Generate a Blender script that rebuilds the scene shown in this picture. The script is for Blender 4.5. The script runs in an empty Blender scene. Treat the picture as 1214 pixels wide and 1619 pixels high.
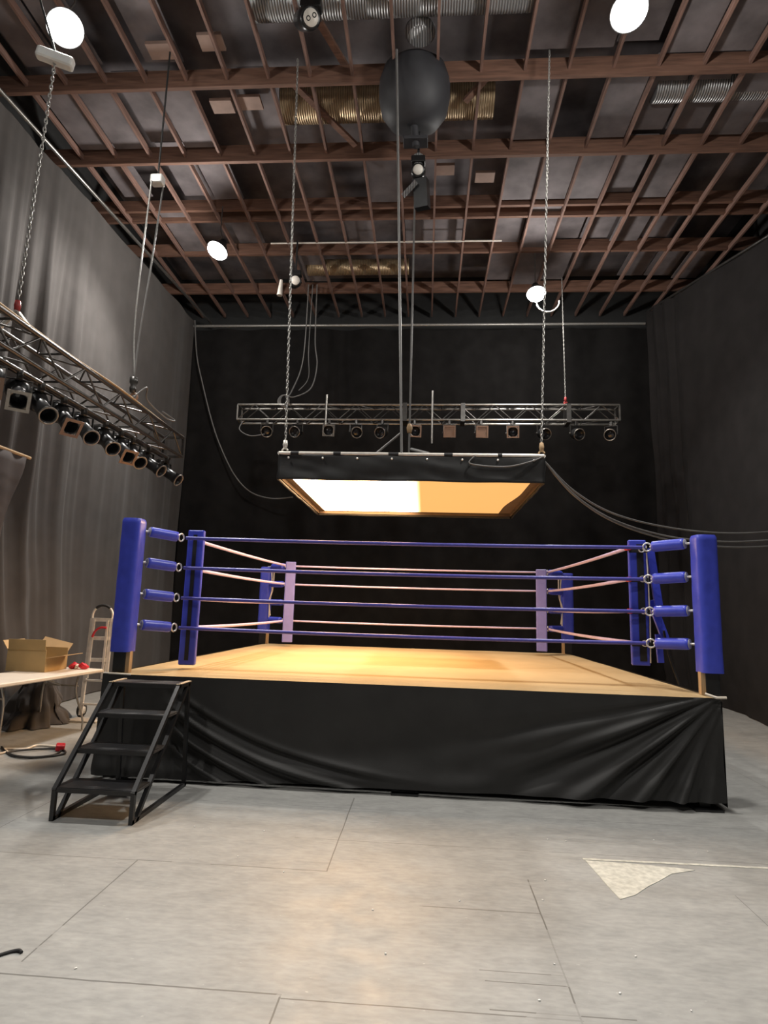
import bpy, math, random
from mathutils import Vector, Matrix, Euler, noise
random.seed(7)
S = bpy.context.scene
COL = S.collection
PI = math.pi
V = Vector

# ------------------------------------------------------------------ materials
def new_mat(name):
    m = bpy.data.materials.new(name); m.use_nodes = True
    nt = m.node_tree
    return m, nt, nt.nodes['Principled BSDF']

def mat(name, col, rough=.5, metal=0., var=.12, scale=6., bump=0., bscale=60., spec=.5, sheen=0., emit=None, estr=0., stretch=None):
    """plain procedural material: noise-varied colour, optional fine bump"""
    m, nt, b = new_mat(name)
    L = nt.links.new
    tc = nt.nodes.new('ShaderNodeTexCoord')
    src = tc.outputs['Object']
    if stretch:
        mp = nt.nodes.new('ShaderNodeMapping'); mp.inputs['Scale'].default_value = stretch
        L(src, mp.inputs['Vector']); src = mp.outputs['Vector']
    n = nt.nodes.new('ShaderNodeTexNoise'); n.inputs['Scale'].default_value = scale; n.inputs['Detail'].default_value = 5
    L(src, n.inputs['Vector'])
    r = nt.nodes.new('ShaderNodeValToRGB')
    r.color_ramp.elements[0].position = .3; r.color_ramp.elements[1].position = .7
    c = V(col)
    r.color_ramp.elements[0].color = (*(c*(1-var)), 1); r.color_ramp.elements[1].color = (*(c*(1+var)), 1)
    L(n.outputs['Fac'], r.inputs['Fac']); L(r.outputs['Color'], b.inputs['Base Color'])
    b.inputs['Roughness'].default_value = rough; b.inputs['Metallic'].default_value = metal
    b.inputs['Specular IOR Level'].default_value = spec
    if sheen:
        b.inputs['Sheen Weight'].default_value = sheen; b.inputs['Sheen Roughness'].default_value = .5
    if bump:
        n2 = nt.nodes.new('ShaderNodeTexNoise'); n2.inputs['Scale'].default_value = bscale; n2.inputs['Detail'].default_value = 3
        L(src, n2.inputs['Vector'])
        bp = nt.nodes.new('ShaderNodeBump'); bp.inputs['Strength'].default_value = bump; bp.inputs['Distance'].default_value = .01
        L(n2.outputs['Fac'], bp.inputs['Height']); L(bp.outputs['Normal'], b.inputs['Normal'])
    if emit:
        b.inputs['Emission Color'].default_value = (*emit, 1); b.inputs['Emission Strength'].default_value = estr
    return m

M = {}
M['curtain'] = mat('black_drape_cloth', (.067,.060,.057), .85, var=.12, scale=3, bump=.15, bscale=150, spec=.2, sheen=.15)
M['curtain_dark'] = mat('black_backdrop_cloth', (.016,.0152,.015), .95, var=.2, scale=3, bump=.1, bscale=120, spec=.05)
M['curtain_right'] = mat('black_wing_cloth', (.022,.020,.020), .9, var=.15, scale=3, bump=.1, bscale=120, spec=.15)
M['apron'] = mat('black_apron_cloth', (.026,.0255,.025), .55, var=.15, scale=4, bump=.12, bscale=220, spec=.35)
M['skirtbox'] = mat('black_skirt_fabric', (.018,.018,.018), .5, var=.2, scale=8, bump=.1, bscale=180, spec=.4)
M['skirtin'] = mat('inner_skirt_lining', (.11,.075,.05), .9, var=.1)
M['blue'] = mat('blue_vinyl', (.062,.085,.60), .35, var=.06, scale=12, bump=.1, bscale=25, spec=.5)
M['blue_rope'] = mat('blue_rope_wrap', (.075,.075,.40), .35, var=.1, scale=20)
M['lilac'] = mat('blue_vinyl_lit', (.19,.20,.60), .45, var=.06, scale=10)  # lit copy of the blue vinyl, warm light put into the colour
M['rope_lit'] = mat('blue_rope_wrap_lit', (.52,.44,.70), .45, var=.06, scale=14)  # blue rope wrap with the strong overhead light painted in
M['grey_end'] = mat('grey_foam_end', (.35,.35,.37), .7)
M['strap'] = mat('black_strap_web', (.012,.012,.013), .7)
M['canvas'] = None
M['steel_black'] = mat('black_painted_steel', (.014,.014,.015), .35, var=.2, scale=20, spec=.5)
M['tread'] = None
M['chrome'] = mat('zinc_plated_steel', (.78,.77,.74), .3, .5, var=.1, scale=30)
M['chain'] = mat('galvanised_chain', (.40,.39,.37), .45, .7, var=.15, scale=40)
M['truss'] = mat('truss_metal', (.40,.385,.36), .32, .9, var=.2, scale=12)
M['truss_dark'] = mat('truss_dark_metal', (.12,.115,.11), .35, .8, var=.2, scale=12)
M['can'] = mat('black_lamp_body', (.02,.02,.021), .3, .3, var=.2, scale=20)
M['can_rim'] = mat('scuffed_lamp_rim', (.30,.27,.24), .35, .8, var=.2, scale=20)
M['gel'] = mat('gel_painted_warm', (.27,.16,.105), .4, var=.1)  # warm light from the light box painted onto lamp frames and faces
M['lensglass'] = mat('dark_lens_glass', (.02,.02,.025), .08, spec=.8)
M['white'] = mat('white_painted_metal', (.80,.80,.78), .4)
M['red'] = mat('red_plastic', (.60,.02,.035), .4)
M['redhook'] = mat('red_painted_hook', (.38,.045,.045), .4)
M['wood_bare'] = mat('bare_timber', (.50,.34,.19), .7, var=.2, scale=8, stretch=(6,6,.6))
M['joist'] = mat('ceiling_joist_timber', (.20,.115,.09), .8, var=.3, scale=5, stretch=(6,.5,6))
M['beam'] = mat('ceiling_beam_timber', (.17,.088,.06), .8, var=.3, scale=5, stretch=(.5,6,6))
M['ply'] = mat('ceiling_board', (.16,.14,.145), .9, var=.35, scale=2.2)
M['ductmetal'] = None
M['drum'] = mat('charcoal_drum_paint', (.035,.035,.04), .6, var=.15)
M['rope_cable'] = mat('grey_cable', (.17,.165,.16), .5)
M['blackcable'] = mat('black_cable', (.02,.02,.02), .5)
M['whitecable'] = mat('white_cable', (.75,.68,.58), .5)
M['tabletop'] = mat('offwhite_table_plastic', (.74,.67,.58), .5, var=.04, bump=.08, bscale=120)
M['tableleg'] = mat('grey_table_leg', (.45,.43,.40), .35, .7)
M['card'] = mat('cardboard', (.42,.29,.13), .8, var=.08, scale=5)
M['cardin'] = mat('cardboard_inner', (.55,.38,.20), .8, var=.08, scale=5)
M['alu'] = mat('brushed_aluminium', (.80,.75,.68), .42, .35, var=.1, scale=15)
M['wornpaint'] = mat('worn_bare_paint', (.62,.52,.38), .5, var=.25, scale=25)
M['rubber'] = mat('black_rubber', (.02,.02,.02), .7)
M['lens'] = mat('lit_lamp_lens', (1,1,1), .5, emit=(1,.97,.90), estr=60)
M['chalk'] = mat('worn_white_paint', (.52,.51,.45), .8, var=.2, scale=25)
M['plaster'] = mat('dark_painted_wall', (.03,.03,.03), .9)

def canvas_material():
    m, nt, b = new_mat('tan_ring_canvas'); L = nt.links.new
    tc = nt.nodes.new('ShaderNodeTexCoord')
    n = nt.nodes.new('ShaderNodeTexNoise'); n.inputs['Scale'].default_value = 1.3; n.inputs['Detail'].default_value = 6
    r = nt.nodes.new('ShaderNodeValToRGB')
    r.color_ramp.elements[0].position = .35; r.color_ramp.elements[0].color = (.375,.28,.155,1)
    r.color_ramp.elements[1].position = .65; r.color_ramp.elements[1].color = (.43,.325,.185,1)
    L(tc.outputs['Object'], n.inputs['Vector']); L(n.outputs['Fac'], r.inputs['Fac']); L(r.outputs['Color'], b.inputs['Base Color'])
    w = nt.nodes.new('ShaderNodeTexNoise'); w.inputs['Scale'].default_value = 320
    bp = nt.nodes.new('ShaderNodeBump'); bp.inputs['Strength'].default_value = .12; bp.inputs['Distance'].default_value = .004
    L(tc.outputs['Object'], w.inputs['Vector']); L(w.outputs['Fac'], bp.inputs['Height']); L(bp.outputs['Normal'], b.inputs['Normal'])
    b.inputs['Roughness'].default_value = .9; b.inputs['Specular IOR Level'].default_value = .15
    return m
M['canvas'] = canvas_material()

def tread_material():
    m, nt, b = new_mat('studded_black_tread'); L = nt.links.new
    tc = nt.nodes.new('ShaderNodeTexCoord')
    v = nt.nodes.new('ShaderNodeTexVoronoi'); v.inputs['Scale'].default_value = 70; v.inputs['Randomness'].default_value = .1
    L(tc.outputs['Object'], v.inputs['Vector'])
    r = nt.nodes.new('ShaderNodeValToRGB')
    r.color_ramp.elements[0].position = .25; r.color_ramp.elements[0].color = (.10,.10,.102,1)
    r.color_ramp.elements[1].position = .5; r.color_ramp.elements[1].color = (.012,.012,.013,1)
    L(v.outputs['Distance'], r.inputs['Fac']); L(r.outputs['Color'], b.inputs['Base Color'])
    bp = nt.nodes.new('ShaderNodeBump'); bp.inputs['Strength'].default_value = .8; bp.inputs['Distance'].default_value = .006; bp.invert = True
    L(v.outputs['Distance'], bp.inputs['Height']); L(bp.outputs['Normal'], b.inputs['Normal'])
    b.inputs['Roughness'].default_value = .38
    return m
M['tread'] = tread_material()

def duct_material(name, c0, c1):
    m, nt, b = new_mat(name); L = nt.links.new
    tc = nt.nodes.new('ShaderNodeTexCoord')
    w = nt.nodes.new('ShaderNodeTexWave'); w.inputs['Scale'].default_value = 9; w.inputs['Distortion'].default_value = .6
    w.bands_direction = 'X'
    L(tc.outputs['Object'], w.inputs['Vector'])
    r = nt.nodes.new('ShaderNodeValToRGB'); r.color_ramp.elements[0].color = (*c0,1); r.color_ramp.elements[1].color = (*c1,1)
    L(w.outputs['Fac'], r.inputs['Fac']); L(r.outputs['Color'], b.inputs['Base Color'])
    bp = nt.nodes.new('ShaderNodeBump'); bp.inputs['Strength'].default_value = .6; bp.inputs['Distance'].default_value = .02
    L(w.outputs['Fac'], bp.inputs['Height']); L(bp.outputs['Normal'], b.inputs['Normal'])
    b.inputs['Metallic'].default_value = .6; b.inputs['Roughness'].default_value = .4
    return m
M['ductmetal'] = duct_material('brassy_duct_foil', (.38,.27,.16), (.62,.47,.30))
M['ductgrey'] = duct_material('grey_duct_foil', (.25,.25,.26), (.5,.5,.5))

def floor_material():
    """grey painted hardboard sheets: 1.22 m x 2.44 m seams, mottling, scuffs"""
    m, nt, b = new_mat('grey_painted_hardboard'); L = nt.links.new; N = nt.nodes.new
    tc = N('ShaderNodeTexCoord'); P = tc.outputs['Object']
    sep = N('ShaderNodeSeparateXYZ'); L(P, sep.inputs[0])
    def math_(op, a, bb=None, c=None):
        n = N('ShaderNodeMath'); n.operation = op
        for i, q in enumerate((a, bb, c)):
            if q is None: continue
            if isinstance(q, (int, float)): n.inputs[i].default_value = q
            else: L(q, n.inputs[i])
        return n.outputs[0]
    def noise_(scale, det=5, stretch=None):
        n = N('ShaderNodeTexNoise'); n.inputs['Scale'].default_value = scale; n.inputs['Detail'].default_value = det
        if stretch:
            mp = N('ShaderNodeMapping'); mp.inputs['Scale'].default_value = stretch; L(P, mp.inputs['Vector']); L(mp.outputs['Vector'], n.inputs['Vector'])
        else: L(P, n.inputs['Vector'])
        return n.outputs['Fac']
    wob = noise_(3, 3)
    dx = math_('MULTIPLY', math_('SUBTRACT', wob, .5), .010)
    X = math_('ADD', sep.outputs['X'], dx); Y = math_('ADD', sep.outputs['Y'], dx)
    total = None
    # (axis, at, from, to, half width): the sheet joints that show
    segs = [('y',2.855,-3.4,-.58,.005), ('y',2.83,-.58,.68,.004), ('y',4.095,-1.82,-.58,.004), ('x',-1.81,2.95,4.09,.004),
            ('x',-.585,4.09,5.6,.004), ('x',-.585,1.0,2.855,.004), ('y',3.72,.0,.67,.004), ('x',.67,1.0,4.15,.004),
            ('y',3.14,.28,.67,.003), ('y',3.06,.3,.67,.003), ('y',2.86,.3,.9,.004), ('y',4.09,-3.4,-1.82,.003), ('x',1.89,1.0,4.1,.002),
            ('y',5.32,-3.4,3.2,.002), ('x',-3.03,2.85,5.3,.003), ('y',4.62,-.9,2.6,.0025), ('x',3.4,1,9,.002), ('y',6.55,2.7,5.4,.002), ('x',-4.25,3,8,.002), ('y',7.8,2.7,5.4,.002)]
    for ax, at, a, c, w in segs:
        p, q = (X, Y) if ax == 'x' else (Y, X)
        d = math_('ABSOLUTE', math_('SUBTRACT', p, at))
        s = math_('SMOOTH_MIN', 1., math_('LESS_THAN', d, w), .0) if False else math_('LESS_THAN', d, w)
        s = math_('MULTIPLY', s, math_('MULTIPLY', math_('GREATER_THAN', q, a), math_('LESS_THAN', q, c)))
        total = s if total is None else math_('MAXIMUM', total, s)
    patchy = math_('GREATER_THAN', noise_(2.3, 4), .42)
    total = math_('MULTIPLY', total, math_('MULTIPLY_ADD', patchy, .55, .3))
    def ramp(fac, p0, c0, p1, c1):
        r = N('ShaderNodeValToRGB'); e = r.color_ramp.elements
        e[0].position, e[1].position = p0, p1; e[0].color = (*c0,1); e[1].color = (*c1,1); L(fac, r.inputs['Fac']); return r.outputs['Color']
    def mix(fac, a, bb, mode='MIX'):
        n = N('ShaderNodeMix'); n.data_type = 'RGBA'; n.blend_type = mode
        if isinstance(fac, (int, float)): n.inputs['Factor'].default_value = fac
        else: L(fac, n.inputs['Factor'])
        for k, q in ((6, a), (7, bb)):
            if isinstance(q, tuple): n.inputs[k].default_value = (*q, 1)
            else: L(q, n.inputs[k])
        return n.outputs[2]
    base = ramp(noise_(1.1, 7), .3, (.275,.275,.265), .72, (.35,.347,.33))
    base = mix(.5, base, ramp(noise_(4, 9, (1.,2.,1)), .32, (.225,.225,.215), .68, (.39,.386,.366)))
    base = mix(.30, base, ramp(noise_(14, 11, (1.,2.6,1)), .34, (.215,.215,.207), .66, (.40,.397,.378)))
    base = mix(math_('MULTIPLY', ramp(noise_(38, 4), .66, (0,0,0), .78, (1,1,1)), .35), base, (.20,.195,.18))
    base = mix(math_('MULTIPLY', ramp(noise_(26, 6, (1,2.5,1)), .70, (0,0,0), .76, (1,1,1)), .6), base, (.60,.59,.55))
    base = mix(total, base, (.11,.105,.095))
    L(base, b.inputs['Base Color'])
    rg = ramp(noise_(4, 6), .3, (.40,.40,.40), .75, (.60,.60,.60))
    L(rg, b.inputs['Roughness'])
    bp = N('ShaderNodeBump'); bp.inputs['Strength'].default_value = .12; bp.inputs['Distance'].default_value = .01
    L(noise_(22, 6), bp.inputs['Height']); L(bp.outputs['Normal'], b.inputs['Normal'])
    b.inputs['Specular IOR Level'].default_value = .45
    return m
M['floor'] = floor_material()

def diffuser_material():
    """lit cloth of the overhead light box: one bank burns white, the other dim amber"""
    m, nt, b = new_mat('lit_diffuser_cloth'); L = nt.links.new
    tc = nt.nodes.new('ShaderNodeTexCoord'); sp = nt.nodes.new('ShaderNodeSeparateXYZ'); L(tc.outputs['Object'], sp.inputs[0])
    mr = nt.nodes.new('ShaderNodeMapRange'); mr.inputs['From Min'].default_value = -.10; mr.inputs['From Max'].default_value = .16
    mr.interpolation_type = 'SMOOTHSTEP'
    L(sp.outputs['X'], mr.inputs['Value'])
    mx = nt.nodes.new('ShaderNodeMix'); mx.data_type = 'RGBA'
    mx.inputs[6].default_value = (DIFF_HOT*1.0, DIFF_HOT*.62, DIFF_HOT*.31, 1); mx.inputs[7].default_value = (DIFF_DIM*1.0, DIFF_DIM*.50, DIFF_DIM*.15, 1)
    L(mr.outputs['Result'], mx.inputs['Factor'])
    L(mx.outputs[2], b.inputs['Emission Color']); b.inputs['Emission Strength'].default_value = 1
    b.inputs['Base Color'].default_value = (.22,.17,.12,1); b.inputs['Roughness'].default_value = .9
    return m
DIFF_HOT, DIFF_DIM = 25., .9
M['diffuser'] = diffuser_material()

# ------------------------------------------------------------------ mesh builder
class MB:
    def __init__(s): s.v, s.f, s.sm = [], [], []
    def add(s, vs, fs, smooth=False):
        o = len(s.v); s.v += [V(p) for p in vs]
        for f in fs: s.f.append(tuple(i+o for i in f)); s.sm.append(smooth)
        return s
    def box(s, c, d, rot=None, bev=0.):
        c = V(c); x, y, z = d[0]/2, d[1]/2, d[2]/2
        R = rot.to_matrix() if isinstance(rot, Euler) else (rot if rot is not None else Matrix.Identity(3))
        if bev <= 0:
            p = [(i,j,k) for k in (-z,z) for j in (-y,y) for i in (-x,x)]
            return s.add([c + R @ V(q) for q in p], [(0,2,3,1),(4,5,7,6),(0,1,5,4),(2,6,7,3),(0,4,6,2),(1,3,7,5)])
        b = min(bev, x*.95, y*.95, z*.95)
        # chamfered box: rounded outline in xy, extruded with chamfered ends
        def ring(ix, iy, zz):
            out = []
            for sx, sy, a0 in ((1,1,0),(-1,1,PI/2),(-1,-1,PI),(1,-1,3*PI/2)):
                for t in range(4):
                    a = a0 + t*PI/6
                    out.append((sx*(x-b) + ix*math.cos(a), sy*(y-b) + iy*math.sin(a), zz))
            return out
        rr = [ring(b*.5,b*.5,-z), ring(b,b,-z+b*.5), ring(b,b,z-b*.5), ring(b*.5,b*.5,z)]
        n = 16; vs = [c + R @ V(q) for r in rr for q in r]; fs = []
        for k in range(3):
            for i in range(n): fs.append((k*n+i, k*n+(i+1)%n, (k+1)*n+(i+1)%n, (k+1)*n+i))
        fs.append(tuple(range(n-1,-1,-1))); fs.append(tuple(range(3*n,4*n)))
        return s.add(vs, fs, False)
    def bar(s, p0, p1, w, h, up=(0,0,1)):
        p0, p1 = V(p0), V(p1); d = (p1-p0); y = d.normalized(); u = V(up)
        if abs(y.dot(u)) > .98: u = V((1,0,0))
        x = y.cross(u).normalized(); z = x.cross(y).normalized()
        R = Matrix((x, y, z)).transposed()
        return s.box((p0+p1)/2, (w, d.length, h), R)
    def tube(s, pts, r, n=8, closed=False, cap=True):
        pts = [V(p) for p in pts]; m = len(pts)
        rad = r if isinstance(r, (list, tuple)) else [r]*m
        vs, fs = [], []; prev = None
        for i, p in enumerate(pts):
            a = pts[(i-1) % m] if (closed or i > 0) else p
            b = pts[(i+1) % m] if (closed or i < m-1) else p
            t = (b-a).normalized()
            if prev is None:
                u = V((0,0,1)) if abs(t.z) < .9 else V((1,0,0))
                x = t.cross(u).normalized()
            else:
                x = (prev - t*prev.dot(t))
                x = x.normalized() if x.length > 1e-6 else t.orthogonal().normalized()
            prev = x; y = t.cross(x)
            for k in range(n):
                q = 2*PI*k/n; vs.append(p + (x*math.cos(q) + y*math.sin(q))*rad[i])
        for i in range(m if closed else m-1):
            for k in range(n):
                j = (i+1) % m
                fs.append((i*n+k, i*n+(k+1)%n, j*n+(k+1)%n, j*n+k))
        s.add(vs, fs, True)
        if cap and not closed:
            s.add(vs[:n], [tuple(range(n-1,-1,-1))]); s.add(vs[-n:], [tuple(range(n))])
        return s
    def lathe(s, prof, c=(0,0,0), axis=(0,0,1), n=24, smooth=True):
        """prof: (radius, height) along axis"""
        c = V(c); z = V(axis).normalized(); x = z.orthogonal().normalized(); y = z.cross(x)
        vs, fs = [], []; m = len(prof)
        for r, h in prof:
            for k in range(n):
                a = 2*PI*k/n; vs.append(c + z*h + (x*math.cos(a)+y*math.sin(a))*r)
        for i in range(m-1):
            for k in range(n): fs.append((i*n+k, i*n+(k+1)%n, (i+1)*n+(k+1)%n, (i+1)*n+k))
        s.add(vs, fs, smooth)
        if prof[0][0] > 1e-5: s.add(vs[:n], [tuple(range(n-1,-1,-1))])
        if prof[-1][0] > 1e-5: s.add(vs[-n:], [tuple(range(n))])
        return s
    def grid(s, fn, nu, nv, smooth=True):
        vs = [fn(i/nu, j/nv) for j in range(nv+1) for i in range(nu+1)]
        w = nu+1
        fs = [(j*w+i, j*w+i+1, (j+1)*w+i+1, (j+1)*w+i) for j in range(nv) for i in range(nu)]
        return s.add(vs, fs, smooth)
    def torus(s, c, axis, R, r, n=20, k=8, arc=2*PI, start=0., xdir=None):
        z = V(axis).normalized(); x = (V(xdir).normalized() if xdir else z.orthogonal().normalized()); y = z.cross(x); c = V(c)
        full = arc > 2*PI-1e-4
        pts = [c + (x*math.cos(start+arc*i/n) + y*math.sin(start+arc*i/n))*R for i in range(n if full else n+1)]
        return s.tube(pts, r, k, closed=full)
    def build(s, name, m, parent=None, origin=None):
        """links the mesh; vertices are world coordinates unless a parent (then relative to the parent's world origin) or origin is given"""
        me = bpy.data.meshes.new(name)
        o0 = V(origin) if origin is not None else V((0,0,0))
        base = parent_origin(parent) if parent is not None else V((0,0,0))
        me.from_pydata([tuple(p - base - o0) for p in s.v], [], s.f)
        me.polygons.foreach_set('use_smooth', s.sm); me.update()
        me.materials.append(m)
        ob = bpy.data.objects.new(name, me); COL.objects.link(ob)
        ob.location = o0
        if parent is not None: ob.parent = parent
        return ob

def parent_origin(o):
    p = V((0,0,0))
    while o is not None: p = p + o.location; o = o.parent
    return p

def thicken(o, t, off=0.):
    md = o.modifiers.new('thickness', 'SOLIDIFY'); md.thickness = t; md.offset = off
    return o

def tag(o, label, cat, group=None, kind=None):
    o['label'] = label; o['category'] = cat
    if group: o['group'] = group
    if kind: o['kind'] = kind
    return o
def thing(name, loc, label, cat, group=None, rz=0.):
    o = bpy.data.objects.new(name, None); COL.objects.link(o); o.empty_display_size = .1
    o.location = V(loc); o.rotation_euler = (0,0,rz)
    return tag(o, label, cat, group)
def struct(o):
    o['kind'] = 'structure'; return o
def copy_tree(o, parent=None):
    c = o.copy(); COL.objects.link(c)
    if parent is not None: c.parent = parent
    for ch in list(o.children): copy_tree(ch, c)
    return c
def lerp(a, b, t): return a + (b-a)*t
def sstep(a, b, x):
    t = max(0., min(1., (x-a)/(b-a))); return t*t*(3-2*t)
def catenary(p0, p1, sag, n=24):
    p0, p1 = V(p0), V(p1)
    return [p0.lerp(p1, i/n) - V((0,0,sag*4*(i/n)*(1-i/n))) for i in range(n+1)]
def smooth_path(pts, sub=8):
    pts = [V(p) for p in pts]; out = []
    for i in range(len(pts)-1):
        p0 = pts[max(i-1,0)]; p1 = pts[i]; p2 = pts[i+1]; p3 = pts[min(i+2,len(pts)-1)]
        for k in range(sub):
            t = k/sub
            out.append(.5*((2*p1) + (p2-p0)*t + (2*p0-5*p1+4*p2-p3)*t*t + (-p0+3*p1-3*p2+p3)*t**3))
    out.append(pts[-1]); return out
def nz(x, y=0., z=0.): return noise.noise(V((x, y, z)))

# ------------------------------------------------------------------ camera
CZ = 1.645; F = 961.; PITCH, ROLL, YAW = .1563, .0294, -.071
fw = V((math.sin(YAW)*math.cos(PITCH), math.cos(YAW)*math.cos(PITCH), math.sin(PITCH)))
rt = V((math.cos(YAW), -math.sin(YAW), 0)); upv = rt.cross(fw)
r2 = rt*math.cos(ROLL) + upv*math.sin(ROLL); u2 = -rt*math.sin(ROLL) + upv*math.cos(ROLL)
cam = bpy.data.cameras.new('camera'); co = bpy.data.objects.new('camera', cam); COL.objects.link(co)
cam.sensor_fit = 'VERTICAL'; cam.sensor_height = 36; cam.lens = 36*F/1619; cam.clip_end = 100; cam.clip_start = .05
R = Matrix((r2, u2, -fw)).transposed()
co.matrix_world = Matrix.Translation((0,0,CZ)) @ R.to_4x4()
S.camera = co

# ------------------------------------------------------------------ room shell
XL, XR, YB, YF, ZC = -6.6, 6.6, 14.6, -4.0, 10.1
struct(MB().box((0,(YB+YF)/2,-.05), (XR-XL+.4, YB-YF+.4, .1)).build('floor', M['floor']))
struct(MB().box((0,(YB+YF)/2,ZC+.05), (XR-XL+.4, YB-YF+.4, .1)).build('ceiling', M['ply']))
struct(MB().box((XL-.1,(YB+YF)/2,ZC/2), (.2, YB-YF+.4, ZC)).build('wall_left', M['plaster']))
struct(MB().box((XR+.1,(YB+YF)/2,ZC/2), (.2, YB-YF+.4, ZC)).build('wall_right', M['plaster']))
struct(MB().box((0,YB+.1,ZC/2), (XR-XL, .2, ZC)).build('wall_back', M['plaster']))
struct(MB().box((0,YF-.1,ZC/2), (XR-XL, .2, ZC)).build('wall_front', M['plaster']))

# open timber ceiling: cross beams, sub joists, board panels between
for i, (y, zb, d) in enumerate(((4.45,8.88,.30),(5.9,8.88,.30),(7.37,8.88,.28),(8.83,8.88,.30),(10.27,9.03,.22),(10.55,9.0,.2),(11.7,9.0,.26),(13.3,9.0,.26))):
    struct(MB().box((0,y+.045,zb+d/2), (XR-XL, .06, d)).build('ceiling_beam', M['beam']))
for k in range(-8, 13):
    x = -1.15 + .595*k
    if x < XL+.1 or x > XR-.1: continue
    struct(MB().box((x, 9.0, 9.02), (.036, 11., .10)).build('ceiling_joist', M['joist']))
rb = random.Random(4)
def board(x, y, w, l, z):
    struct(MB().box((x,y,z), (w,l,.02)).build('ceiling_panel', M['ply']))
for k in range(-8, 12):
    x = -1.15 + .595*(k+.5)
    for y in (5.2, 6.63, 8.1, 9.55, 11.1, 12.5):
        side = x < -3.3 or x > 1.2
        if rb.random() < (.8 if side else .25):
            board(x, y, .55, 1.34, 9.10 + rb.choice((0.,.12,.2)))
M['light_block'] = mat('pale_ceiling_blocking', (.32,.22,.18), .8)
for x, y in ((-3.0,6.9),(-3.75,7.0),(-2.75,7.9),(-3.2,7.95),(.9,9.6),(.2,9.4)):
    struct(MB().box((x,y,9.09), (.33,.24,.05)).build('ceiling_block', M['light_block']))

# ------------------------------------------------------------------ curtains and their pipes
def pipe(name, p0, p1, r, m, label):
    o = MB().tube([p0, p1], r, 10).build(name, m); return tag(o, label, 'pipe', 'pipes the black drapes hang from')
pipe('curtain_pipe', (-5.86,13.85,8.42), (5.06,13.85,8.45), .035, M['chain'], 'bare metal pipe running along the top of the rear black backdrop')
pipe('curtain_pipe', (-6.02,4.6,8.40), (-5.52,14.1,8.62), .03, M['truss'], 'metal pipe sloping along the top of the pleated black drape above the lamp truss')
pipe('curtain_pipe', (6.06,8.2,7.86), (5.15,13.86,8.78), .03, M['truss_dark'], 'thin dull metal pipe along the top of the black drape farthest from the steps')

def drape(name, fn, nu, nv, m, label, group=None, part=None):
    o = MB().grid(fn, nu, nv).build(name, m)
    return tag(o, label, 'curtain', group)
def f_back(u, v):
    x = lerp(-5.9, 5.3, u); z = lerp(.02, 8.40, v)
    return V((x, 14.0 + .05*math.sin(x*5.2+.6*nz(x*.7,1)) + .05*nz(x*1.7,z*.3), z))
drape('backdrop_curtain', f_back, 160, 24, M['curtain_dark'], 'wide black backdrop drape hanging behind the rear lamp truss')
def f_left(u, v):
    y = lerp(3.6, 13.9, u); t = (y-4.6)/9.5
    xt = lerp(-6.02, -5.82, t); zt = lerp(8.38, 8.58, t)
    z = lerp(.015, zt, v)
    k = 1-v
    fold = (1-.92*sstep(8.0,10.4,y))*(.40+.60*sstep(1.2,4.,z))*(1-.6*sstep(7.4,8.4,z))*(.25+.75*sstep(0,.5,k))
    off = fold*(.13*math.sin(y*6.9+1.8*nz(y*.8,2)) + .06*math.sin(y*15.7+2.4*nz(y,7,z*.1)) + .025*math.sin(y*33+2*nz(y*2,3,z*.2)) + .14*nz(y*2.6,z*.10,3))
    off += .05*nz(y*.8,z*.25,9) + .03*sstep(11,13.5,y)*math.sin(y*4.5)
    bulge = math.exp(-((y-8.2)/1.7)**2)
    low = sstep(3.2, .3, z)
    off += low*(.30*bulge + .05) + low*.12*bulge*nz(y*2.0,z*1.2,5) + sstep(.6,.05,z)*bulge*(.10+.12*nz(y*5,z*4,1))
    yy = y - .5*sstep(10,13.9,y)*0
    edge = .25*sstep(13.2,13.9,y)*k
    return V((xt-.04+off+edge*.2, yy - edge*.35, z + (0 if z > .5 else .0)))
drape('side_curtain', f_left, 260, 60, M['curtain'], 'tall black pleated drape behind the lamp truss, bunched on the floor under the folding table')
def f_right(u, v):
    y = lerp(7.6, 13.88, u)
    t = (y-8.2)/5.66; xt = lerp(6.06, 5.15, t); zt = lerp(7.84, 8.76, t)
    xb = lerp(5.28, 5.5, sstep(9.5,12.2,y)); xb = lerp(xb, 5.22, sstep(12.6,14.,y))
    z = lerp(.01, zt, v)
    x = lerp(xb, xt, sstep(0.,1.,v**.8))
    f = sstep(12.4,13.4,y)
    off = f*(.07*math.sin(y*15+.7*nz(y,z*.3)) + .03*math.sin(y*31)) + .05*nz(y*.9,z*.4,4) + .03*nz(y*2.2,z*.9,6)
    off += sstep(.9,.05,z)*(.07*nz(y*2.,z*3.,8)-.06)
    return V((x - off, y, z))
drape('side_curtain', f_right, 180, 50, M['curtain_right'], 'tall black drape beside the ring post farthest from the steps, loose hem on the floor')

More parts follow.
